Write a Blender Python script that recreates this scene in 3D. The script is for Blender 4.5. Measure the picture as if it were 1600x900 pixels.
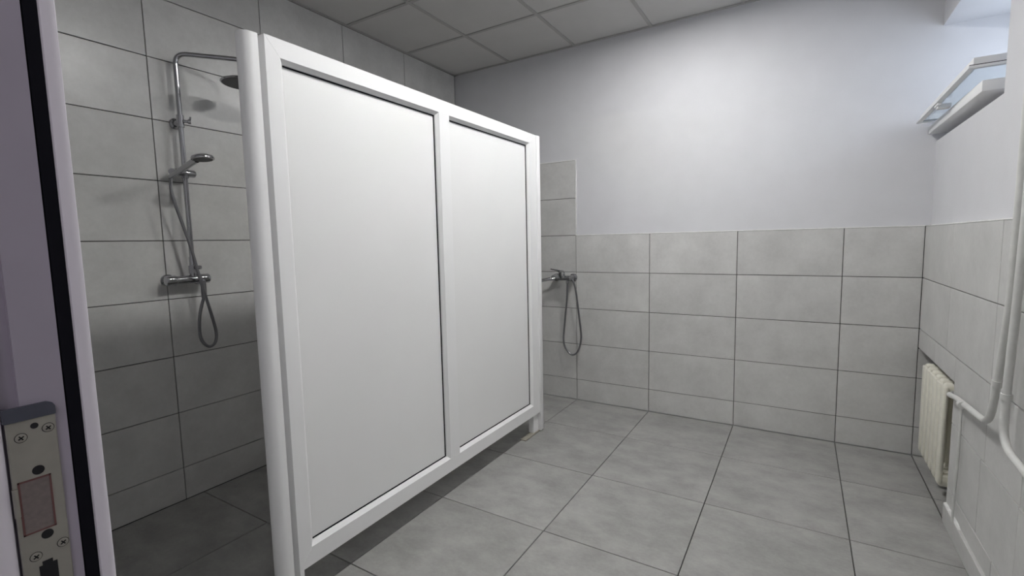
import bpy, bmesh, math, random
from mathutils import Vector, Matrix
random.seed(7)
C = bpy.context.scene.collection
S = bpy.context.scene
for o in list(bpy.data.objects): bpy.data.objects.remove(o)

# ------------------------------------------------------------------ camera
cam_d = bpy.data.cameras.new('camera'); cam = bpy.data.objects.new('camera', cam_d); C.objects.link(cam)
rt = Vector((0.85458063, 0.5188994, -0.02086522)); up = Vector((-0.03230759, 0.09322205, 0.99512103)); fw = Vector((-0.5183128, 0.84973706, -0.09643015))
M = Matrix((rt, up, -fw)).transposed().to_4x4(); M.translation = (1.58027, -3.60624, 1.33279)
cam.matrix_world = M
cam_d.sensor_fit = 'HORIZONTAL'; cam_d.sensor_width = 36.0; cam_d.lens = 36.0*743.5634/1600.0; cam_d.clip_start = 0.02
S.camera = cam

# ------------------------------------------------------------------ world, light, exposure
W = bpy.data.worlds.new('overcast_sky'); S.world = W; W.use_nodes = True
bgn = W.node_tree.nodes['Background']; bgn.inputs[0].default_value = (0.78, 0.87, 1.0, 1); bgn.inputs[1].default_value = 6.5
S.view_settings.view_transform = 'Standard'; S.view_settings.look = 'None'; S.view_settings.gamma = 1.0; S.view_settings.use_curve_mapping = False
S.view_settings.exposure = -0.86
S.cycles.max_bounces = 12; S.cycles.diffuse_bounces = 8
LAMP_EMIT = 570.0
def area(name, loc, rot, sx, sy, energy, color=(1, 1, 1), portal=False):
    l = bpy.data.lights.new(name, 'AREA'); l.shape = 'RECTANGLE'; l.size = sx; l.size_y = sy; l.energy = energy; l.color = color
    o = bpy.data.objects.new(name, l); C.objects.link(o); o.location = loc; o.rotation_euler = rot
    if portal: l.cycles.is_portal = True
    return o
area('window_sky_portal', (2.64, -0.53, 2.18), (0, math.radians(90), 0), 0.62, 1.06, 1.0, portal=True)
area('corridor_fill_light', (1.9, -4.4, 2.55), (0, 0, 0), 0.4, 0.4, 14.0, (1.0, 0.96, 1.0))  # added fill in the unseen corridor, brightens the door frame

# ------------------------------------------------------------------ materials
def nt(name):
    m = bpy.data.materials.new(name); m.use_nodes = True
    return m, m.node_tree, m.node_tree.nodes['Principled BSDF']
def col(c): return (c[0], c[1], c[2], 1)
def plain(name, c, rough=0.5, metal=0.0, noise=0.0, scale=30.0, bump=0.0, bscale=120.0, spec=0.5):
    m, t, b = nt(name)
    b.inputs['Roughness'].default_value = rough; b.inputs['Metallic'].default_value = metal; b.inputs['Specular IOR Level'].default_value = spec
    tc = t.nodes.new('ShaderNodeTexCoord')
    n = t.nodes.new('ShaderNodeTexNoise'); n.inputs['Scale'].default_value = scale; n.inputs['Detail'].default_value = 4
    t.links.new(tc.outputs['Object'], n.inputs['Vector'])
    r = t.nodes.new('ShaderNodeValToRGB'); r.color_ramp.elements[0].position = 0.3; r.color_ramp.elements[1].position = 0.7
    r.color_ramp.elements[0].color = col([x*(1-noise) for x in c]); r.color_ramp.elements[1].color = col([min(1, x*(1+noise)) for x in c])
    t.links.new(n.outputs['Fac'], r.inputs[0]); t.links.new(r.outputs[0], b.inputs['Base Color'])
    if bump > 0:
        n2 = t.nodes.new('ShaderNodeTexNoise'); n2.inputs['Scale'].default_value = bscale; n2.inputs['Detail'].default_value = 3
        t.links.new(tc.outputs['Object'], n2.inputs['Vector'])
        bp = t.nodes.new('ShaderNodeBump'); bp.inputs['Strength'].default_value = bump; bp.inputs['Distance'].default_value = 0.002
        t.links.new(n2.outputs['Fac'], bp.inputs['Height']); t.links.new(bp.outputs[0], b.inputs['Normal'])
    return m
def tile_mat(name, c, var, rough, streak=(1, 1, 1), bump=0.1):
    m, t, b = nt(name); b.inputs['Roughness'].default_value = rough
    tc = t.nodes.new('ShaderNodeTexCoord'); oi = t.nodes.new('ShaderNodeObjectInfo')
    mp = t.nodes.new('ShaderNodeMapping'); mp.inputs['Scale'].default_value = streak
    t.links.new(tc.outputs['Object'], mp.inputs['Vector'])
    w = t.nodes.new('ShaderNodeMath'); w.operation = 'MULTIPLY'; w.inputs[1].default_value = 57.0
    t.links.new(oi.outputs['Random'], w.inputs[0])
    def noise(sc, det):
        n = t.nodes.new('ShaderNodeTexNoise'); n.noise_dimensions = '4D'; n.inputs['Scale'].default_value = sc; n.inputs['Detail'].default_value = det
        n.inputs['Roughness'].default_value = 0.62
        t.links.new(mp.outputs[0], n.inputs['Vector']); t.links.new(w.outputs[0], n.inputs['W']); return n
    a, f = noise(5.0, 6), noise(60.0, 3)
    mx = t.nodes.new('ShaderNodeMath'); mx.operation = 'MULTIPLY_ADD'; mx.inputs[1].default_value = 0.30
    t.links.new(f.outputs['Fac'], mx.inputs[0]); t.links.new(a.outputs['Fac'], mx.inputs[2])
    r = t.nodes.new('ShaderNodeValToRGB'); r.color_ramp.elements[0].position = 0.42; r.color_ramp.elements[1].position = 0.88
    r.color_ramp.elements[0].color = col([x*(1-var) for x in c]); r.color_ramp.elements[1].color = col([x*(1+var) for x in c])
    t.links.new(mx.outputs[0], r.inputs[0])
    hs = t.nodes.new('ShaderNodeHueSaturation'); t.links.new(r.outputs[0], hs.inputs['Color'])
    mr = t.nodes.new('ShaderNodeMapRange'); mr.inputs['To Min'].default_value = 0.975; mr.inputs['To Max'].default_value = 1.025
    t.links.new(oi.outputs['Random'], mr.inputs['Value']); t.links.new(mr.outputs[0], hs.inputs['Value'])
    t.links.new(hs.outputs[0], b.inputs['Base Color'])
    bp = t.nodes.new('ShaderNodeBump'); bp.inputs['Strength'].default_value = bump; bp.inputs['Distance'].default_value = 0.001
    t.links.new(f.outputs['Fac'], bp.inputs['Height']); t.links.new(bp.outputs[0], b.inputs['Normal'])
    return m
M_TILE = tile_mat('light_grey_concrete_tile', (0.555, 0.552, 0.54), 0.125, 0.31)
M_FLOOR = tile_mat('mid_grey_concrete_floor_tile', (0.300, 0.298, 0.287), 0.25, 0.42, (1.0, 1.5, 1.0))
M_GROUT = plain('dark_grey_grout', (0.060, 0.056, 0.050), 0.9, noise=0.2)
M_PAINT = plain('pale_grey_wall_paint', (0.61, 0.61, 0.632), 0.75, noise=0.02, scale=6, bump=0.25, bscale=220)
M_CEIL = tile_mat('ceiling_panel_mineral', (0.58, 0.57, 0.555), 0.03, 0.95, bump=0.3)
M_BAR = plain('ceiling_grid_metal', (0.42, 0.41, 0.40), 0.6)
M_PVC = plain('white_pvc', (0.82, 0.82, 0.82), 0.28, noise=0.01, scale=5)
M_PANEL = plain('white_sandwich_panel', (0.80, 0.80, 0.795), 0.42, noise=0.01, scale=3, bump=0.08, bscale=400)
M_RUBBER = plain('black_rubber_gasket', (0.008, 0.008, 0.012), 0.9, spec=0.15)
M_CHROME = plain('chrome', (0.46, 0.46, 0.475), 0.16, metal=1.0)
M_HOSE = plain('grey_metal_hose', (0.22, 0.22, 0.23), 0.38, metal=0.8)
M_DARKFACE = plain('dark_grey_spray_face', (0.07, 0.07, 0.07), 0.5, noise=0.3, scale=200)
M_RAD = plain('cream_radiator_paint', (0.74, 0.72, 0.63), 0.5, noise=0.05, scale=25, bump=0.5, bscale=90)
M_PIPE = plain('white_pipe_paint', (0.62, 0.62, 0.60), 0.4, noise=0.05, scale=30, bump=0.5, bscale=60)
M_CAULK = plain('white_caulk', (0.75, 0.75, 0.74), 0.7, noise=0.08, bump=0.6, bscale=80)
M_STEEL = plain('satin_nickel_plate', (0.40, 0.385, 0.34), 0.45, metal=0.6, noise=0.05, scale=60)
M_HOLE = plain('dark_opening', (0.01, 0.01, 0.012), 0.8)
M_CAP = plain('dark_grey_plastic_cap', (0.07, 0.075, 0.10), 0.5)
M_LATCH = plain('reddish_latch_insert', (0.20, 0.165, 0.155), 0.5, noise=0.1, scale=300)
M_FRAMEP = plain('door_frame_aluminium', (0.40, 0.365, 0.43), 0.5, noise=0.02)
M_LIP = plain('door_frame_white_lip', (0.82, 0.78, 0.84), 0.35)
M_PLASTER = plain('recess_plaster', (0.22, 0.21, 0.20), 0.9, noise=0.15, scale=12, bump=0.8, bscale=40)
M_FOOT = plain('floor_bracket', (0.34, 0.32, 0.27), 0.5, metal=0.2, noise=0.1)
M_RIM = plain('reddish_latch_rim', (0.16, 0.07, 0.065), 0.5)
m, t, b = nt('window_glass'); b.inputs['Base Color'].default_value = (0.92, 0.97, 1, 1); b.inputs['Roughness'].default_value = 0.02; b.inputs['Transmission Weight'].default_value = 1.0; b.inputs['IOR'].default_value = 1.45; M_GLASS = m
m, t, b = nt('lamp_diffuser'); b.inputs['Base Color'].default_value = (0.9, 0.9, 0.9, 1); b.inputs['Emission Color'].default_value = (1.0, 0.992, 0.98, 1); b.inputs['Emission Strength'].default_value = LAMP_EMIT; M_LAMP = m

# ------------------------------------------------------------------ mesh helpers
def obj(name, bm, mat, parent=None, smooth=None):
    me = bpy.data.meshes.new(name); bmesh.ops.recalc_face_normals(bm, faces=bm.faces[:]); bm.to_mesh(me); bm.free()
    me.materials.append(mat)
    if smooth is not None:
        me.shade_smooth(); me.set_sharp_from_angle(angle=math.radians(smooth))
    o = bpy.data.objects.new(name, me); C.objects.link(o)
    if parent is not None: o.parent = parent; o.matrix_parent_inverse = parent.matrix_basis.inverted()
    return o
def empty(name, loc, label=None, cat=None, group=None, kind=None):
    o = bpy.data.objects.new(name, None); C.objects.link(o); o.location = loc; o.empty_display_size = 0.05
    if label: o['label'] = label
    if cat: o['category'] = cat
    if group: o['group'] = group
    if kind: o['kind'] = kind
    return o
def box(bm, x0, x1, y0, y1, z0, z1, bevel=0.0, segs=2):
    b2 = bmesh.new(); bmesh.ops.create_cube(b2, size=1.0)
    for v in b2.verts: v.co = Vector(((x0+x1)/2 + v.co.x*(x1-x0), (y0+y1)/2 + v.co.y*(y1-y0), (z0+z1)/2 + v.co.z*(z1-z0)))
    if bevel > 0: bmesh.ops.bevel(b2, geom=b2.edges[:], offset=bevel, segments=segs, affect='EDGES', profile=0.5)
    merge(bm, b2); return bm
def merge(bm, b2):
    me = bpy.data.meshes.new('tmp'); b2.to_mesh(me); b2.free(); bm.from_mesh(me); bpy.data.meshes.remove(me)
def catmull(pts, n=8):
    P = [Vector(p) for p in pts]; P = [2*P[0]-P[1]] + P + [2*P[-1]-P[-2]]; out = []
    for i in range(1, len(P)-2):
        for k in range(n):
            s = k/n; a, b_, c, d = P[i-1:i+3]
            out.append(0.5*((2*b_) + (c-a)*s + (2*a-5*b_+4*c-d)*s*s + (-a+3*b_-3*c+d)*s**3))
    out.append(P[-2]); return out
def fillet(pts, r, n=6):
    P = [Vector(p) for p in pts]; out = [P[0]]
    for i in range(1, len(P)-1):
        a, b_, c = P[i-1], P[i], P[i+1]; u = (a-b_).normalized(); v = (c-b_).normalized()
        d = min(r, (a-b_).length*0.45, (c-b_).length*0.45); p, q_ = b_+u*d, b_+v*d
        for k in range(n+1):
            s = k/n; out.append(p*(1-s)**2 + b_*2*s*(1-s) + q_*s*s)
    out.append(P[-1]); return out
def tube(bm, path, r, seg=12):
    P = [Vector(p) for p in path]; rings = []; nrm = None
    for i, p in enumerate(P):
        tg = (P[min(i+1, len(P)-1)] - P[max(i-1, 0)]).normalized()
        if nrm is None:
            nrm = tg.orthogonal().normalized()
        nrm = (nrm - tg*nrm.dot(tg)).normalized(); bi = tg.cross(nrm)
        rr = r(i/(len(P)-1)) if callable(r) else r
        rings.append([bm.verts.new(p + (nrm*math.cos(2*math.pi*k/seg) + bi*math.sin(2*math.pi*k/seg))*rr) for k in range(seg)])
    for a, c in zip(rings, rings[1:]):
        for k in range(seg): bm.faces.new((a[k], a[(k+1) % seg], c[(k+1) % seg], c[k]))
    bm.faces.new(rings[0][::-1]); bm.faces.new(rings[-1]); return bm
def lathe(bm, prof, origin, axis, seg=24):
    """prof: list of (radius, height along axis)"""
    ax = Vector(axis).normalized(); u = ax.orthogonal().normalized(); v = ax.cross(u); o = Vector(origin); rings = []
    for r, h in prof:
        if r < 1e-6: rings.append([bm.verts.new(o + ax*h)])
        else: rings.append([bm.verts.new(o + ax*h + (u*math.cos(2*math.pi*k/seg) + v*math.sin(2*math.pi*k/seg))*r) for k in range(seg)])
    for a, c in zip(rings, rings[1:]):
        for k in range(seg):
            k2 = (k+1) % seg
            if len(a) == 1 and len(c) == 1: continue
            if len(a) == 1: bm.faces.new((a[0], c[k2], c[k]))
            elif len(c) == 1: bm.faces.new((a[k], a[k2], c[0]))
            else: bm.faces.new((a[k], a[k2], c[k2], c[k]))
    if len(rings[0]) > 1: bm.faces.new(rings[0][::-1])
    if len(rings[-1]) > 1: bm.faces.new(rings[-1])
    return bm
def prism(bm, poly, z0, z1):
    lo = [bm.verts.new((x, y, z0)) for x, y in poly]; hi = [bm.verts.new((x, y, z1)) for x, y in poly]; n = len(poly)
    bm.faces.new(lo[::-1]); bm.faces.new(hi)
    for i in range(n): bm.faces.new((lo[i], lo[(i+1) % n], hi[(i+1) % n], hi[i]))
    return bm
def struct(name, bm, mat, parent=None):
    o = obj(name, bm, mat, parent)
    if parent is None: o['kind'] = 'structure'
    return o

# ------------------------------------------------------------------ tiles: one object each, shared meshes
TILE_CACHE = {}
def tile_mesh(w, h, mat, t=0.009, ch=0.0012):
    key = (round(w, 4), round(h, 4), mat.name, t)
    if key in TILE_CACHE: return TILE_CACHE[key]
    bm = bmesh.new(); a, c = w/2, h/2
    r0 = [bm.verts.new((sx*a, sy*c, 0)) for sx, sy in ((-1, -1), (1, -1), (1, 1), (-1, 1))]
    r1 = [bm.verts.new((sx*a, sy*c, t-ch)) for sx, sy in ((-1, -1), (1, -1), (1, 1), (-1, 1))]
    r2 = [bm.verts.new((sx*(a-ch), sy*(c-ch), t)) for sx, sy in ((-1, -1), (1, -1), (1, 1), (-1, 1))]
    for p, q in ((r0, r1), (r1, r2)):
        for k in range(4): bm.faces.new((p[k], p[(k+1) % 4], q[(k+1) % 4], q[k]))
    bm.faces.new(r2); bm.faces.new(r0[::-1])
    me = bpy.data.meshes.new('tile'); bm.to_mesh(me); bm.free(); me.materials.append(mat); TILE_CACHE[key] = me; return me
def put_tile(parent, u0, u1, v0, v1, frame, mat, gap=0.0040, t=0.009, name='tile', ch=0.0012):
    """frame maps (u, v) to a point of the wall face behind the tile; axes u, v, n"""
    org, ux, vx, nx = frame
    me = tile_mesh(u1-u0-gap, v1-v0-gap, mat, t, ch)
    o = bpy.data.objects.new(name, me); C.objects.link(o); o.parent = parent; o.matrix_parent_inverse = parent.matrix_basis.inverted()
    jit = random.uniform(-0.0003, 0.0003)
    m4 = Matrix((ux, vx, nx)).transposed().to_4x4(); m4.translation = org + ux*((u0+u1)/2) + vx*((v0+v1)/2) + nx*jit
    o.matrix_basis = m4
    return o
T = 0.009
XL, XR, H, YF = -1.190, 2.186, 2.852, -3.457
H0 = 0.175
ROWS = [0.0] + [H0 + 0.3*k for k in range(9)] + [H]
ex, ey, ez = Vector((1, 0, 0)), Vector((0, 1, 0)), Vector((0, 0, 1))

# left wall: tiled to the ceiling
wl = struct('wall_left', box(bmesh.new(), XL-0.2, XL-T, -3.66, 0.25, -0.1, 3.0), M_GROUT)
F_L = (Vector((XL-T, 0, 0)), ey, ez, ex)
YB = [YF, -3.051, -2.451, -1.851, -1.251, -0.651, -0.002]
for i in range(len(YB)-1):
    for j in range(len(ROWS)-1): put_tile(wl, YB[i], YB[i+1], ROWS[j], ROWS[j+1], F_L, M_TILE)

# back wall: painted above, tiled below and higher in the shower corner
wb = struct('wall_back', box(bmesh.new(), XL-T, 2.9, T, 0.25, -0.1, 3.0), M_PAINT)
gb = bmesh.new(); box(gb, XL-T, 0, T-0.003, T, 0, 1.975); box(gb, 0, 2.4, T-0.003, T, 0, 1.375)
obj('grout', gb, M_GROUT, wb)
F_B = (Vector((0, T-0.003, 0)), ex, ez, -ey)
XB = [XL+0.001, -0.6, 0.0, 0.6, 1.2, 1.8, 2.186]
for i in range(6):
    for j in range(7 if XB[i+1] <= 0.001 else 5):
        x1 = 2.335 if (i == 5 and j < 3) else XB[i+1]
        if i == 5 and j < 3:
            z1 = min(ROWS[j+1], 0.66) if j == 2 else ROWS[j+1]
        put_tile(wb, XB[i], XB[i+1], ROWS[j], ROWS[j+1], F_B, M_TILE, t=T-0.003)
        if i == 5 and j < 3: put_tile(wb, 2.186, 2.33, ROWS[j], min(ROWS[j+1], 0.655), F_B, M_TILE, t=T-0.003)
for nm, a in (('edge_trim', (0.0, 0.006, -0.001, T, 1.378, 1.981)), ('edge_trim', (XL, 0.006, -0.001, T, 1.975, 1.981)), ('edge_trim', (0.0, XR, -0.001, T, 1.374, 1.3795))):
    obj(nm, box(bmesh.new(), *a), M_CAULK, wb)

# right wall with radiator recess (below) and window niche (above)
XP = 2.210                                   # painted face
XG = XR + T                                  # grout face under tiles
NZ0, NZ1, NY = 1.850, 2.475, -1.06           # window niche
RY, RZ = -0.79, 0.66                         # radiator recess
w = bmesh.new()
box(w, XP, 2.62, T, -3.66, 1.375, NZ0); box(w, XP, 2.62, T, -3.66, NZ1, 3.0); box(w, XP, 2.62, NY, -3.66, NZ0, NZ1)
wr = struct('wall_right', w, M_PAINT)
g = bmesh.new(); box(g, XG, 2.62, T, -3.66, RZ, 1.375); box(g, XG, 2.62, RY, -3.66, -0.1, RZ); box(g, 2.34, 2.62, T, RY, -0.1, RZ)
obj('grout', g, M_GROUT, wr)
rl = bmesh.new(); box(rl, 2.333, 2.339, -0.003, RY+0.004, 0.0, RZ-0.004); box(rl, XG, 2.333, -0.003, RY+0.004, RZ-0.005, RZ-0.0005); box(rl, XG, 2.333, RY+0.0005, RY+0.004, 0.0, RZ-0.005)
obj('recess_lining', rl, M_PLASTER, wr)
F_R = (Vector((XG, 0, 0)), -ey, ez, -ex)      # u = -y
def rtile(y0, y1, z0, z1): put_tile(wr, -y1, -y0, z0, z1, F_R, M_TILE)
SK = 0.092
for z0, z1, js in ((1.075, 1.375, [0.001, .62, 1.255, 1.855, 2.455, 3.055, -YF]), (0.775, 1.075, [0.001, .62, 1.255, 1.855, 2.455, 3.055, -YF]),
                   (0.475, 0.775, [.79, 1.245, 1.59, 2.19, 2.79, -YF]), (0.175, 0.475, [.79, 1.205, 1.58, 2.18, 2.78, -YF]), (SK, 0.175, [.79, 1.39, 1.99, 2.59, 3.19, -YF])):
    for a, c in zip(js, js[1:]): rtile(-c, -a, z0, z1)
put_tile(wr, 0.001, 0.395, RZ, 0.775, F_R, M_TILE); put_tile(wr, 0.395, 0.79, RZ, 0.775, F_R, M_TILE)
F_RS = (Vector((XG, 0, 0)), -ey, ez, -ex)
for a, c in ((.79, 1.39), (1.39, 1.99), (1.99, 2.59), (2.59, 3.19), (3.19, -YF)): put_tile(wr, a, c, 0.0, SK, F_RS, M_TILE, t=0.020)
obj('edge_trim', box(bmesh.new(), XR-0.001, XP, YF, -0.001, 1.374, 1.3795), M_CAULK, wr)
ck = bmesh.new()                              # ragged grout lying on the skirting
pts = [(-0.793, 0.0)] + [(-0.80-0.022*k, random.uniform(0.004, 0.012)) for k in range(11)] + [(-1.035, 0.0)]
va = [(ck.verts.new((2.1765, y, SK)), ck.verts.new((2.1765+0.004, y, SK+h)), ck.verts.new((XR-0.0005, y, SK+h*1.3+0.001)), ck.verts.new((XR-0.0005, y, SK))) for y, h in pts]
for a, c in zip(va, va[1:]):
    for k in range(4): ck.faces.new((a[k], a[(k+1) % 4], c[(k+1) % 4], c[k]))
ck.faces.new(va[0]); ck.faces.new(va[-1][::-1])
gr = obj('grout_bead', ck, M_CAULK, wr); gr['label'] = 'ragged white grout bead along the skirting'

# floor
fl = struct('floor', box(bmesh.new(), XL-T, 2.62, -5.2, 0.25, -0.12, -T), M_GROUT)
F_F = (Vector((0, 0, -T)), ex, ey, ez)
FX = [XL+0.001, -0.6, 0.0, 0.6, 1.2, 1.8, 2.184]; FY = [-4.764, -4.164, -3.564, -2.964, -2.364, -1.764, -1.164, -0.564, -0.002]
for i in range(6):
    for j in range(len(FY)-1):
        if FY[j+1] < -3.4 and not (0.6 < XB[i] + 0.3 and XB[i] < 2.2): continue
        put_tile(fl, FX[i], FX[i+1], FY[j], FY[j+1], F_F, M_FLOOR, gap=0.004)
put_tile(fl, 2.186, 2.330, -0.564, -0.002, F_F, M_FLOOR, gap=0.003); put_tile(fl, 2.186, 2.330, -0.783, -0.564, F_F, M_FLOOR, gap=0.003)

# ceiling: lay-in panels on a metal grid
ce = struct('ceiling', box(bmesh.new(), XL-T, 2.62, -3.66, 0.25, H+0.06, H+0.2), M_PAINT)
CX = [XL+0.001, -0.6, 0.0, 0.6, 1.2, 1.8, XP-0.001]; CY = [YF, -3.015, -2.415, -1.815, -1.215, -0.62, T-0.001]
LAMPS = ((3, 4), (3, 2))
F_C = (Vector((0, 0, H+0.018)), ex, -ey, -ez)
for i in range(6):
    for j in range(6):
        put_tile(ce, CX[i], CX[i+1], -CY[j+1], -CY[j], F_C, M_CEIL, gap=0.016, t=0.012, name='ceiling_panel', ch=0.003)
def bar(x0, x1, y0, y1, z0=H, z1=H+0.005): obj('grid_bar', box(bmesh.new(), x0, x1, y0, y1, z0, z1), M_BAR, ce)
for x in CX[1:-1]: bar(x-0.012, x+0.012, YF, T-0.001)
for y in CY[1:-1]: bar(XL, XP, y-0.012, y+0.012, H+0.0003, H+0.0053)
for a in ((XL, XL+0.02, YF, T-0.001), (XP-0.02, XP, YF, T-0.001), (XL, XP, T-0.024, T), (XL, XP, YF, YF+0.02)): bar(*a, z0=H-0.0006, z1=H+0.004)
for n, (i, j) in enumerate(LAMPS):
    lx, ly = (CX[i]+CX[i+1])/2, (CY[j]+CY[j+1])/2
    L = empty('ceiling_light', (lx, ly, H), ('round white ceiling downlight nearest the painted back wall', 'round white ceiling downlight nearer the doorway')[n], 'ceiling light')
    obj('frame', lathe(bmesh.new(), [(0.085, 0.0055), (0.085, -0.004), (0.100, -0.006), (0.108, -0.002), (0.108, 0.0055)], (lx, ly, H), ez, 40), M_PVC, L, 40)
    obj('diffuser', lathe(bmesh.new(), [(0.084, 0.0), (0.084, 0.004)], (lx, ly, H-0.003), ez, 40), M_LAMP, L)

# front wall with the doorway we stand in, and an unseen corridor shell added to block sky light
DX0, DX1, DZ = 1.03, 2.03, 2.08
w = bmesh.new(); box(w, XL-T, DX0, -3.66, YF, -0.1, 3.0); box(w, DX1, 2.62, -3.66, YF, -0.1, 3.0); box(w, DX0, DX1, -3.66, YF, DZ, 3.0)
struct('wall_front', w, M_PAINT)
w = bmesh.new(); box(w, 0.2, 0.4, -5.2, -3.66, -0.1, 2.9); box(w, 2.6, 2.8, -5.2, -3.66, -0.1, 2.9); box(w, 0.2, 2.8, -5.4, -5.2, -0.1, 2.9); box(w, 0.2, 2.8, -5.4, -3.66, 2.7, 2.9)
struct('wall_corridor_blocker', w, M_PAINT)

# ------------------------------------------------------------------ door frame beside the camera
d1 = empty('door_1', (1.05, -3.50, 0), kind='structure')
JX = 1.08
def jamb(mir):
    k = (lambda x: x) if not mir else (lambda x: 1.58*2 - x - 0.10)
    def bx(bm, x0, x1, *r, bevel=0): a, c = sorted((k(x0), k(x1))); return box(bm, a, c, *r, bevel=bevel)
    b_ = bmesh.new(); bx(b_, 1.035, JX, -3.5025, -3.4765, 0, 2.06); bx(b_, 1.035, JX-0.006, -3.512, -3.5025, 0, 2.06); bx(b_, 1.035, JX-0.005, -3.4765, -3.4655, 0, 2.06)
    obj('jamb', b_, M_FRAMEP, d1)
    obj('gasket', bx(bmesh.new(), JX-0.005, JX+0.0005, -3.4755, -3.4672, 0.0, 2.05), M_RUBBER, d1)
    lb = bx(bmesh.new(), 1.035, JX+0.003, -3.4672, -3.4565, 0, 2.06, bevel=0.003); obj('stop_lip', lb, M_LIP, d1, 40)
    nb = bx(bmesh.new(), 1.035, JX+0.001, -3.548, -3.5125, 0, 2.06, bevel=0.003); obj('outer_lip', nb, M_LIP, d1, 40)
jamb(False); jamb(True)
hb = bmesh.new(); box(hb, JX, 1.98, -3.512, -3.466, 2.01, 2.06); obj('head', hb, M_FRAMEP, d1)
sp = obj('strike_plate', box(bmesh.new(), JX, JX+0.0025, -3.5118, -3.4838, 0.96, 1.2065, bevel=0.0006, segs=1), M_STEEL, d1); sp['label'] = 'satin metal lock strike plate'
PX = JX + 0.0025
cp = bmesh.new(); prism(cp, [(-3.5128, 1.2065), (-3.4838, 1.2065), (-3.4838, 1.213), (-3.4850, 1.2155), (-3.4880, 1.2170), (-3.5128, 1.2170)], 0, 0.004)
for v in cp.verts: v.co = Vector((JX + v.co.z, v.co.x, v.co.y))
obj('end_cap', cp, M_CAP, sp)
def disc(name, y, z, r, mat, th=0.0006, par=sp, x=PX): return obj(name, lathe(bmesh.new(), [(r, 0), (r, th*0.6), (r*0.8, th)], (x, y, z), ex, 20), mat, par, 40)
for y, z in ((-3.5043, 1.1935), (-3.4888, 1.1965), (-3.4880, 1.1015), (-3.5040, 1.0985)):
    disc('screw_hole', y, z, 0.0037, M_HOLE, 0.0002); s_ = disc('screw', y, z, 0.0033, M_STEEL)
    for a in (0.6, 0.6+math.pi/2):
        c_ = bmesh.new(); box(c_, 0, 0.0003, -0.0019, 0.0019, -0.0004, 0.0004)
        bmesh.ops.rotate(c_, verts=c_.verts, cent=(0, 0, 0), matrix=Matrix.Rotation(a, 3, 'X')); bmesh.ops.translate(c_, verts=c_.verts, vec=(PX+0.0006, y, z)); bm_ = c_
        o = obj('screw_slot', c_, M_HOLE, sp)
for y, z, r in ((-3.4963, 1.2005, 0.0023), (-3.4970, 1.1655, 0.0036), (-3.4962, 1.1130, 0.0036)): disc('screw_hole', y, z, r, M_HOLE, 0.0003)
lf = bmesh.new(); Y0, Y1, Z0, Z1 = -3.5092, -3.4905, 1.1175, 1.1600
for a in ((Y0, Y1, Z1-0.0012, Z1), (Y0, Y1, Z0, Z0+0.0012), (Y0, Y0+0.0012, Z0, Z1), (Y1-0.0012, Y1, Z0, Z1)): box(lf, PX, PX+0.0006, *a)
obj('latch_rim', lf, M_RIM, sp); obj('latch_insert', box(bmesh.new(), PX, PX+0.0003, Y0+0.0012, Y1-0.0012, Z0+0.0012, Z1-0.0012), M_LATCH, sp)
obj('latch_roller', lathe(bmesh.new(), [(0.0018, 0), (0.0018, 0.022)], (PX, -3.5108, 1.134), ez, 12), M_STEEL, sp, 40)
obj('bolt_opening', box(bmesh.new(), PX, PX+0.0004, -3.5030, -3.4925, 1.03, 1.0895), M_HOLE, sp)
obj('bolt_opening', box(bmesh.new(), PX, PX+0.0004, -3.5010, -3.4950, 1.0895, 1.0925), M_HOLE, sp)

# ------------------------------------------------------------------ window in the niche
wn = empty('window_1', (2.50, -0.53, NZ0), kind='structure')
fr = bmesh.new()
FXa, FXb = 2.56, 2.62
box(fr, FXa, FXb, NY, -0.0, 1.89, 1.945); box(fr, FXa, FXb, NY, 0.0, NZ1-0.055, NZ1); box(fr, FXa, FXb, NY, NY+0.055, 1.945, NZ1-0.055); box(fr, FXa, FXb, -0.055, 0.0, 1.945, NZ1-0.055)
obj('window_frame', fr, M_PVC, wn)
sb = box(bmesh.new(), 2.170, 2.56, -0.955, -0.004, 1.889, 1.9335, bevel=0.004); so = obj('window_sill', sb, M_PVC, wn, 40)
# near horizontal opened sash (hopper tilted into the room)
SX0, SX1, SY0, SY1, SZ = 2.108, 2.55, -1.0, -0.05, 1.948
ss = bmesh.new()
def ringbox(bm, x0, x1, y0, y1, z0, z1, wd):
    box(bm, x0, x0+wd, y0, y1, z0, z1); box(bm, x1-wd, x1, y0, y1, z0, z1); box(bm, x0+wd, x1-wd, y0, y0+wd, z0, z1); box(bm, x0+wd, x1-wd, y1-wd, y1, z0, z1)
ringbox(ss, SX0, SX1, SY0, SY1, SZ, SZ+0.010, 0.020); ringbox(ss, SX0+0.016, SX1-0.016, SY0+0.012, SY1-0.012, SZ+0.013, SZ+0.042, 0.018)
sash = obj('sash', ss, M_PVC, wn)
gk = bmesh.new(); ringbox(gk, SX0+0.003, SX1-0.003, SY0+0.003, SY1-0.003, SZ+0.0095, SZ+0.0135, 0.020); gko = obj('gasket', gk, M_RUBBER, sash)
pn = obj('pane', box(bmesh.new(), SX0+0.022, SX1-0.022, SY0+0.022, SY1-0.022, SZ+0.006, SZ+0.009), M_GLASS, sash)
hd = bmesh.new(); box(hd, 2.112, 2.128, -0.505, -0.435, SZ-0.014, SZ, bevel=0.003); box(hd, 2.116, 2.168, -0.487, -0.447, SZ-0.026, SZ-0.004, bevel=0.004); ho = obj('handle', hd, M_PVC, sash, 40)
rotm = Matrix.Translation((SX0, SY1, SZ)) @ Matrix.Rotation(math.radians(-1.6), 4, 'X') @ Matrix.Rotation(math.radians(0.6), 4, 'Z') @ Matrix.Translation((-SX0, -SY1, -SZ))
for o in (sash, gko, pn, ho): o.data.transform(rotm)

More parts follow.
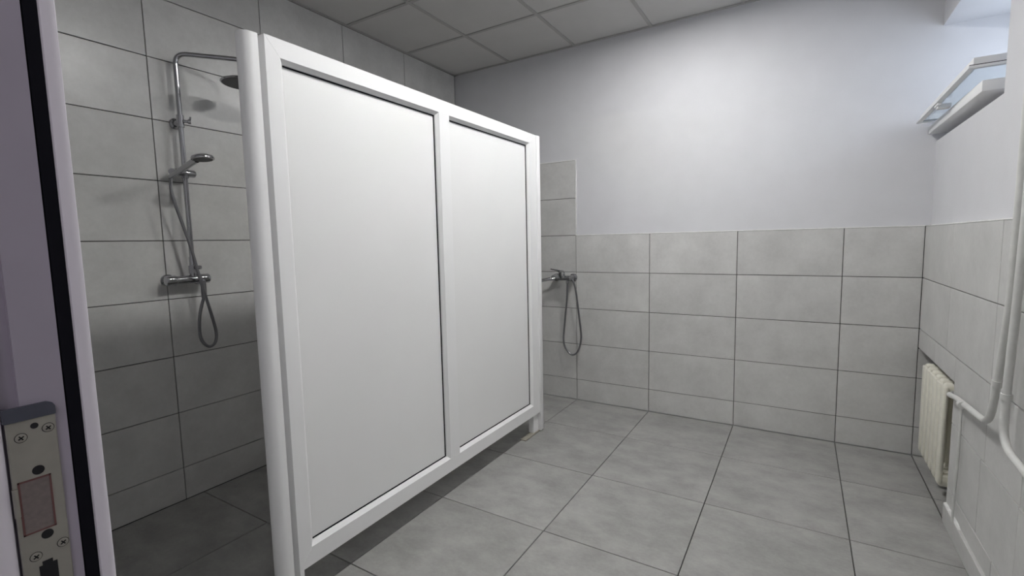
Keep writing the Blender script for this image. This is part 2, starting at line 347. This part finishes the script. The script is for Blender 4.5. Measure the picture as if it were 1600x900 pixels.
# ------------------------------------------------------------------ white partition
pt = empty('partition', (0.017, -1.68, 0), 'white framed shower partition with two tall flat panels standing on the grey floor', 'partition')
PX0, PX1 = -0.015, 0.047
zb, zt = 0.142, 2.032
Y = dict(a=-2.624, b=-2.570, c=-1.742, d=-1.663, e=-0.840, f=-0.748)
def fpoly(name, yz, bv=0.0016):
    bm = bmesh.new(); lo = [bm.verts.new((PX0, y, z)) for y, z in yz]; hi = [bm.verts.new((PX1, y, z)) for y, z in yz]; n = len(yz)
    bm.faces.new(lo[::-1]); bm.faces.new(hi)
    for i in range(n): bm.faces.new((lo[i], lo[(i+1) % n], hi[(i+1) % n], hi[i]))
    bmesh.ops.bevel(bm, geom=bm.edges[:], offset=bv, segments=2, affect='EDGES')
    return obj(name, bm, M_PVC, pt, 40)
ib, it = 0.212, zt-0.063                                   # mitred frame
fpoly('stile', [(Y['a'], zb), (Y['b'], ib), (Y['b'], it), (Y['a'], zt)], 0.0006)
fpoly('stile', [(Y['f'], zb), (Y['f'], zt), (Y['e'], it), (Y['e'], ib)], 0.0006)
fpoly('top_rail', [(Y['a'], zt), (Y['b'], it), (Y['e'], it), (Y['f'], zt)], 0.0006)
fpoly('bottom_rail', [(Y['a'], zb), (Y['f'], zb), (Y['e'], ib), (Y['b'], ib)], 0.0006)
fpoly('mullion', [(Y['c'], ib), (Y['d'], ib), (Y['d'], it), (Y['c'], it)], 0.0006)
def bead(y0, y1, z0, z1):
    # sloping glazing bead around one opening on both faces, with black gasket line
    bw = 0.014
    for s, xf in ((1, PX1), (-1, PX0)):
        bm_ = bmesh.new(); o4 = [(y0, z0), (y1, z0), (y1, z1), (y0, z1)]; i4 = [(y0+bw, z0+bw), (y1-bw, z0+bw), (y1-bw, z1-bw), (y0+bw, z1-bw)]
        A = [bm_.verts.new((xf-s*0.0015, y, z)) for y, z in o4]; B = [bm_.verts.new((xf-s*0.0140, y, z)) for y, z in i4]; D = [bm_.verts.new((xf-s*0.024, y, z)) for y, z in i4]; E_ = [bm_.verts.new((xf-s*0.024, y, z)) for y, z in o4]
        for k in range(4):
            n = (k+1) % 4
            for p, q in ((A, B), (B, D), (D, E_), (E_, A)): bm_.faces.new((p[k], p[n], q[n], q[k]))
        obj('bead', bm_, M_PVC, pt)
        gm = bmesh.new(); g1 = 0.0045
        for a in ((y0+bw, y1-bw, z0+bw, z0+bw+g1), (y0+bw, y1-bw, z1-bw-g1, z1-bw), (y0+bw, y0+bw+g1, z0+bw+g1, z1-bw-g1), (y1-bw-g1, y1-bw, z0+bw+g1, z1-bw-g1)):
            xa, xb = sorted((xf-s*0.0205, xf-s*0.024)); box(gm, xa, xb, *a)
        obj('gasket', gm, M_RUBBER, pt)
    obj('panel', box(bmesh.new(), PX0+0.0240, PX1-0.0240, y0+0.004, y1-0.004, z0+0.004, z1-0.004), M_PANEL, pt)
bead(Y['b'], Y['c'], 0.212, zt-0.063); bead(Y['d'], Y['e'], 0.212, zt-0.063)
# rounded post at the near end
xc, r = 0.014, 0.033
prof = [(xc+r, -2.646)] + [(xc + r*math.cos(a), -2.663 - r*1.0*math.sin(a)) for a in [math.pi*k/18 for k in range(19)]] + [(xc-r, -2.646)]
obj('rounded_post', prism(bmesh.new(), prof, 0.0, 2.024), M_PVC, pt, 35)
obj('neck', box(bmesh.new(), PX0+0.010, 0.010, -2.646, Y['a'], 0.0, zt-0.004), M_PVC, pt)
obj('leg', box(bmesh.new(), PX0, PX1, Y['a'], -2.606, 0.0, zb+0.001, bevel=0.002), M_PVC, pt)
# far end post, leg and floor bracket
obj('end_post', box(bmesh.new(), PX0-0.006, PX1+0.006, Y['f'], -0.707, 0.008, 2.033, bevel=0.002), M_PVC, pt, 40)
obj('leg', box(bmesh.new(), PX0+0.006, PX1-0.016, -0.815, Y['f'], 0.008, zb+0.001, bevel=0.002), M_PVC, pt)
fb = bmesh.new(); box(fb, -0.006, 0.040, -0.945, -0.720, 0.0, 0.008, bevel=0.002); obj('floor_bracket', fb, M_FOOT, pt)

# ------------------------------------------------------------------ shower column on the left wall
sc = empty('shower_column', (XL, -2.37, 1.17), 'chrome shower column with overhead rose, hand shower and mixer on the tiled left wall', 'shower')
RX, RYc = -1.130, -2.352
arm = fillet([(RX, RYc, 1.24), (RX, RYc, 2.306), (RX+0.205, RYc+0.23, 2.300), (RX+0.205, RYc+0.23, 2.205)], 0.055, 8)
obj('riser_pipe', tube(bmesh.new(), arm, 0.0115, 14), M_CHROME, sc, 40)
hc = Vector((RX+0.205, RYc+0.23, 2.178))
rh = obj('rain_head', lathe(bmesh.new(), [(0.112, 0), (0.115, 0.003), (0.113, 0.008), (0.06, 0.013), (0.024, 0.018), (0.017, 0.034), (0.012, 0.038)], hc, ez, 40), M_CHROME, sc, 35)
obj('spray_face', lathe(bmesh.new(), [(0.105, -0.0015), (0.107, 0.0)], hc, ez, 40), M_DARKFACE, rh, 35)
wk = bmesh.new(); lathe(wk, [(0.027, 0), (0.027, 0.006), (0.016, 0.010), (0.013, 0.048)], (XL, RYc, 1.970), ex, 20)
tube(wk, [(RX, RYc, 1.945), (RX, RYc, 2.005)], 0.017, 16); lathe(wk, [(0.008, 0), (0.008, 0.018), (0.013, 0.02), (0.013, 0.032)], (RX+0.014, RYc+0.008, 1.975), (0.5, 0.86, 0), 14); tube(wk, [(RX+0.028, RYc+0.03, 1.972), (RX+0.030, RYc+0.034, 1.998)], 0.005, 8)
obj('wall_bracket', wk, M_CHROME, sc, 40)
sl = bmesh.new(); tube(sl, [(RX, -2.405, 1.718), (RX, -2.400, 1.718), (RX, -2.31, 1.7165), (RX, -2.305, 1.7165)], lambda s: 0.019 if 0.01 < s < 0.99 else 0.016, 18); tube(sl, [(RX, RYc, 1.690), (RX, RYc, 1.745)], 0.0165, 16)
tube(sl, [(RX, -2.398, 1.718), (RX+0.018, -2.418, 1.716)], 0.017, 14)
obj('slider', sl, M_CHROME, sc, 40)
hs = bmesh.new(); hb0 = Vector((RX+0.024, -2.428, 1.690)); hb1 = Vector((-0.928, -2.390, 1.758))
tube(hs, [hb0, hb0.lerp(hb1, 0.3), hb0.lerp(hb1, 0.8), hb1], lambda s: 0.0125 + 0.003*s, 14)
hax = Vector((0.10, 0.02, -0.99)).normalized(); hcen = Vector((-0.888, -2.380, 1.766))
lathe(hs, [(0.0, -0.017), (0.025, -0.015), (0.046, -0.005), (0.050, 0.004), (0.049, 0.009), (0.044, 0.011)], hcen, hax, 30)
hso = obj('hand_shower', hs, M_CHROME, sc, 40); obj('spray_face', lathe(bmesh.new(), [(0.042, 0.011), (0.041, 0.0125), (0.0, 0.0125)], hcen, hax, 30), M_DARKFACE, hso, 35)
mx = bmesh.new(); MZ = 1.174
tube(mx, [(RX, -2.478, MZ), (RX, -2.472, MZ), (RX, -2.428, MZ), (RX, -2.426, MZ), (RX, -2.332, MZ), (RX, -2.330, MZ), (RX, -2.292, MZ), (RX, -2.286, MZ)], lambda s: 0.021, 20)
mixer = obj('mixer_body', mx, M_CHROME, sc, 40)
for y0, y1 in ((-2.482, -2.434), (-2.328, -2.278)):
    kb = bmesh.new(); tube(kb, [(RX, y0, MZ), (RX, y0+0.004, MZ), (RX, y1-0.004, MZ), (RX, y1, MZ)], lambda s: 0.0245 if 0.05 < s < 0.95 else 0.0215, 20); obj('knob', kb, M_CHROME, mixer, 40)
for y in (-2.45, -2.31): obj('wall_union', lathe(bmesh.new(), [(0.030, 0), (0.030, 0.010), (0.017, 0.012), (0.017, 0.045)], (XL, y, MZ), ex, 20), M_CHROME, mixer, 40)
cl = bmesh.new(); tube(cl, [(RX, RYc, MZ+0.015), (RX, RYc, 1.225)], 0.017, 16); tube(cl, [(RX, RYc, 1.205), (RX, RYc, 1.245)], 0.021, 6); tube(cl, [(RX, RYc, 1.245), (RX, RYc, 1.29)], 0.0145, 16); tube(cl, [(RX, RYc, 1.235), (RX+0.04, RYc+0.018, 1.235)], 0.010, 12)
obj('column_union', cl, M_CHROME, sc, 40)
ou = bmesh.new(); tube(ou, [(RX+0.030, -2.322, 1.165), (RX+0.034, -2.324, 1.13), (RX+0.036, -2.326, 1.075)], 0.0125, 14); obj('hose_outlet', ou, M_HOSE, sc, 40)
hp = catmull([hb0, (-1.095, -2.436, 1.62), (-1.09, -2.425, 1.55), (-1.09, -2.401, 1.457), (-1.085, -2.375, 1.344), (-1.075, -2.345, 1.162), (-1.08, -2.305, 0.987), (-1.09, -2.283, 0.881), (-1.09, -2.294, 0.828), (-1.09, -2.325, 0.815), (-1.09, -2.354, 0.848), (-1.09, -2.364, 0.90), (-1.092, -2.354, 0.995), (RX+0.036, -2.327, 1.080)], 8)
obj('hose', tube(bmesh.new(), hp, 0.0076, 10), M_HOSE, sc, 60)

# ------------------------------------------------------------------ mixer on the back wall
bmx = empty('shower_mixer', (-0.1, 0, 1.03), 'chrome lever shower mixer with looped grey hose on the tiled back wall', 'mixer tap')
BY = -0.07; BZ = 1.030
bo = bmesh.new(); tube(bo, [(-0.185, BY, BZ), (-0.180, BY, BZ), (-0.05, BY, BZ), (-0.02, BY, BZ)], lambda s: 0.022 if s > 0.05 else 0.018, 20); lathe(bo, [(0.026, -0.012), (0.027, 0.02), (0.024, 0.042), (0.012, 0.050)], (-0.095, BY, BZ+0.012), (0, -0.25, 1), 22)
bod = obj('mixer_body', bo, M_CHROME, bmx, 40)
for x in (-0.172, -0.022): obj('wall_union', lathe(bmesh.new(), [(0.034, 0.0), (0.033, 0.012), (0.019, 0.016), (0.018, 0.06)], (x, 0.0, BZ), (0, -1, 0), 22), M_CHROME, bod, 40)
lv = bmesh.new(); tube(lv, [(-0.095, BY-0.010, BZ+0.052), (-0.125, BY-0.016, BZ+0.062), (-0.185, BY-0.024, BZ+0.074)], lambda s: 0.0085 - 0.0035*s, 12); obj('lever', lv, M_CHROME, bod, 40)
spt = bmesh.new(); tube(spt, catmull([(-0.155, BY-0.01, BZ-0.004), (-0.20, BY-0.035, BZ-0.010), (-0.26, BY-0.065, BZ-0.020), (-0.34, BY-0.10, BZ-0.018), (-0.375, BY-0.115, BZ-0.040)], 6), lambda s: 0.0145 - 0.003*s, 14); obj('spout', spt, M_CHROME, bmx, 40)
kn = bmesh.new(); lathe(kn, [(0.024, 0), (0.025, 0.004), (0.025, 0.024), (0.021, 0.028), (0.0, 0.030)], (-0.022, BY, BZ), ex, 22); obj('diverter_knob', kn, M_CHROME, bmx, 40)
hl = bmesh.new(); tube(hl, [(-0.004, BY-0.024, BZ), (0.006, BY-0.03, BZ-0.002)], 0.019, 18); tube(hl, [(-0.046, BY, BZ-0.018), (-0.046, BY, BZ-0.045)], 0.012, 14); obj('hose_union', hl, M_CHROME, bmx, 40)
bp_ = catmull([(-0.046, BY, BZ-0.04), (-0.050, BY, 0.93), (-0.057, BY+0.005, 0.84), (-0.082, BY+0.012, 0.64), (-0.094, BY+0.016, 0.52), (-0.082, BY+0.018, 0.455), (-0.045, BY+0.018, 0.405), (-0.005, BY+0.017, 0.395), (0.037, BY+0.016, 0.434), (0.064, BY+0.014, 0.532), (0.062, BY+0.011, 0.62), (0.050, BY+0.004, 0.742), (0.032, BY-0.008, 0.92), (0.018, BY-0.022, 1.00), (0.002, BY-0.030, BZ)], 8)
obj('hose', tube(bmesh.new(), bp_, 0.0075, 10), M_HOSE, bmx, 60)

# ------------------------------------------------------------------ radiator and pipes
ra = empty('radiator', (2.24, -0.46, 0), 'cream painted cast iron radiator in the recess low on the right wall', 'radiator')
NS, pit, y0 = 6, 0.080, -0.705
RZ0, RZ1, FX0, FX1_ = 0.118, 0.632, 2.170, 2.292
def section(parent, yc):
    bm_ = bmesh.new(); hw = pit*0.45
    # front and back fins, swelling towards the hubs, and the hubs themselves
    for xa, xb, wd in ((FX0, FX0+0.020, hw), (FX0+0.048, FX0+0.068, hw*0.4), (FX1_-0.020, FX1_, hw*0.8)):
        box(bm_, xa, xb, yc-wd, yc+wd, RZ0+0.020, RZ1-0.020, bevel=0.0085, segs=3)
    for z in (RZ0+0.034, RZ1-0.034):
        box(bm_, FX0+0.006, FX1_-0.006, yc-hw*0.55, yc+hw*0.55, z-0.028, z+0.028, bevel=0.014, segs=3)
        tube(bm_, [((FX0+FX1_)/2, yc-pit/2, z), ((FX0+FX1_)/2, yc+pit/2, z)], 0.021, 14)
    for v in bm_.verts:
        if v.co.z < RZ0+0.03: v.co.y = yc + (v.co.y-yc)*0.62; v.co.z -= 0.008*(1 if abs(v.co.y-yc) < 0.02 else 0)
    return obj('section', bm_, M_RAD, parent, 50)
sec0 = section(ra, y0 + pit/2)
for k in range(1, NS):
    s_ = sec0.copy(); C.objects.link(s_); s_.location = (0, pit*k, 0)
for z in (RZ0+0.034, RZ1-0.034): obj('end_plug', lathe(bmesh.new(), [(0.028, 0), (0.028, 0.010), (0.020, 0.012), (0.020, 0.022)], ((FX0+FX1_)/2, y0, z), (0, -1, 0), 8), M_RAD, ra, 30)
for y in (-0.585, -0.345): obj('wall_hook', box(bmesh.new(), 2.285, 2.3325, y-0.012, y+0.012, 0.50, 0.53), M_RAD, ra)

PXc = 2.150
p1 = empty('heating_pipe', (PXc, -1.42, 0.66), 'white heating pipe running from the radiator along the wall and bending upward', 'pipe')
pa = fillet([(2.231, -0.722, 0.598), (2.200, -0.735, 0.598), (2.171, -0.788, 0.602), (2.160, -0.95, 0.634), (PXc, -1.405, 0.672), (PXc, -1.452, 0.83), (PXc, -1.505, 1.093), (PXc, -1.515, 1.40), (PXc, -1.53, H-0.002)], 0.075, 8)
obj('pipe', tube(bmesh.new(), pa, 0.0112, 16), M_PIPE, p1, 50)
def collar(p, a, c): obj('collar', tube(bmesh.new(), [a, c], 0.0150, 16), M_PIPE, p, 40)
collar(p1, (PXc, -1.449, 0.82), (PXc, -1.453, 0.84)); collar(p1, (PXc, -1.065, 0.640), (PXc, -1.095, 0.6425))
p2 = empty('heating_pipe', (PXc, -1.55, 0.66), 'white heating pipe bending toward the doorway at its foot, nearer of two risers', 'pipe')
pb = fillet([(PXc, -2.35, 0.60), (PXc, -1.72, 0.640), (PXc, -1.535, 0.655), (PXc, -1.540, 0.85), (PXc, -1.562, 1.099), (PXc, -1.578, 1.40), (PXc, -1.60, H-0.002)], 0.080, 8)
obj('pipe', tube(bmesh.new(), pb, 0.0112, 16), M_PIPE, p2, 50); collar(p2, (PXc, -1.538, 0.80), (PXc, -1.539, 0.82))
p3 = empty('drop_pipe', (2.17, -0.95, 0.1), 'thin white vertical pipe dropping from the heating pipe to the skirting', 'pipe')
obj('pipe', tube(bmesh.new(), [(2.172, -0.985, 0.622), (2.174, -0.975, 0.40), (2.172, -0.965, SK+0.001)], 0.0050, 12), M_PIPE, p3, 50)
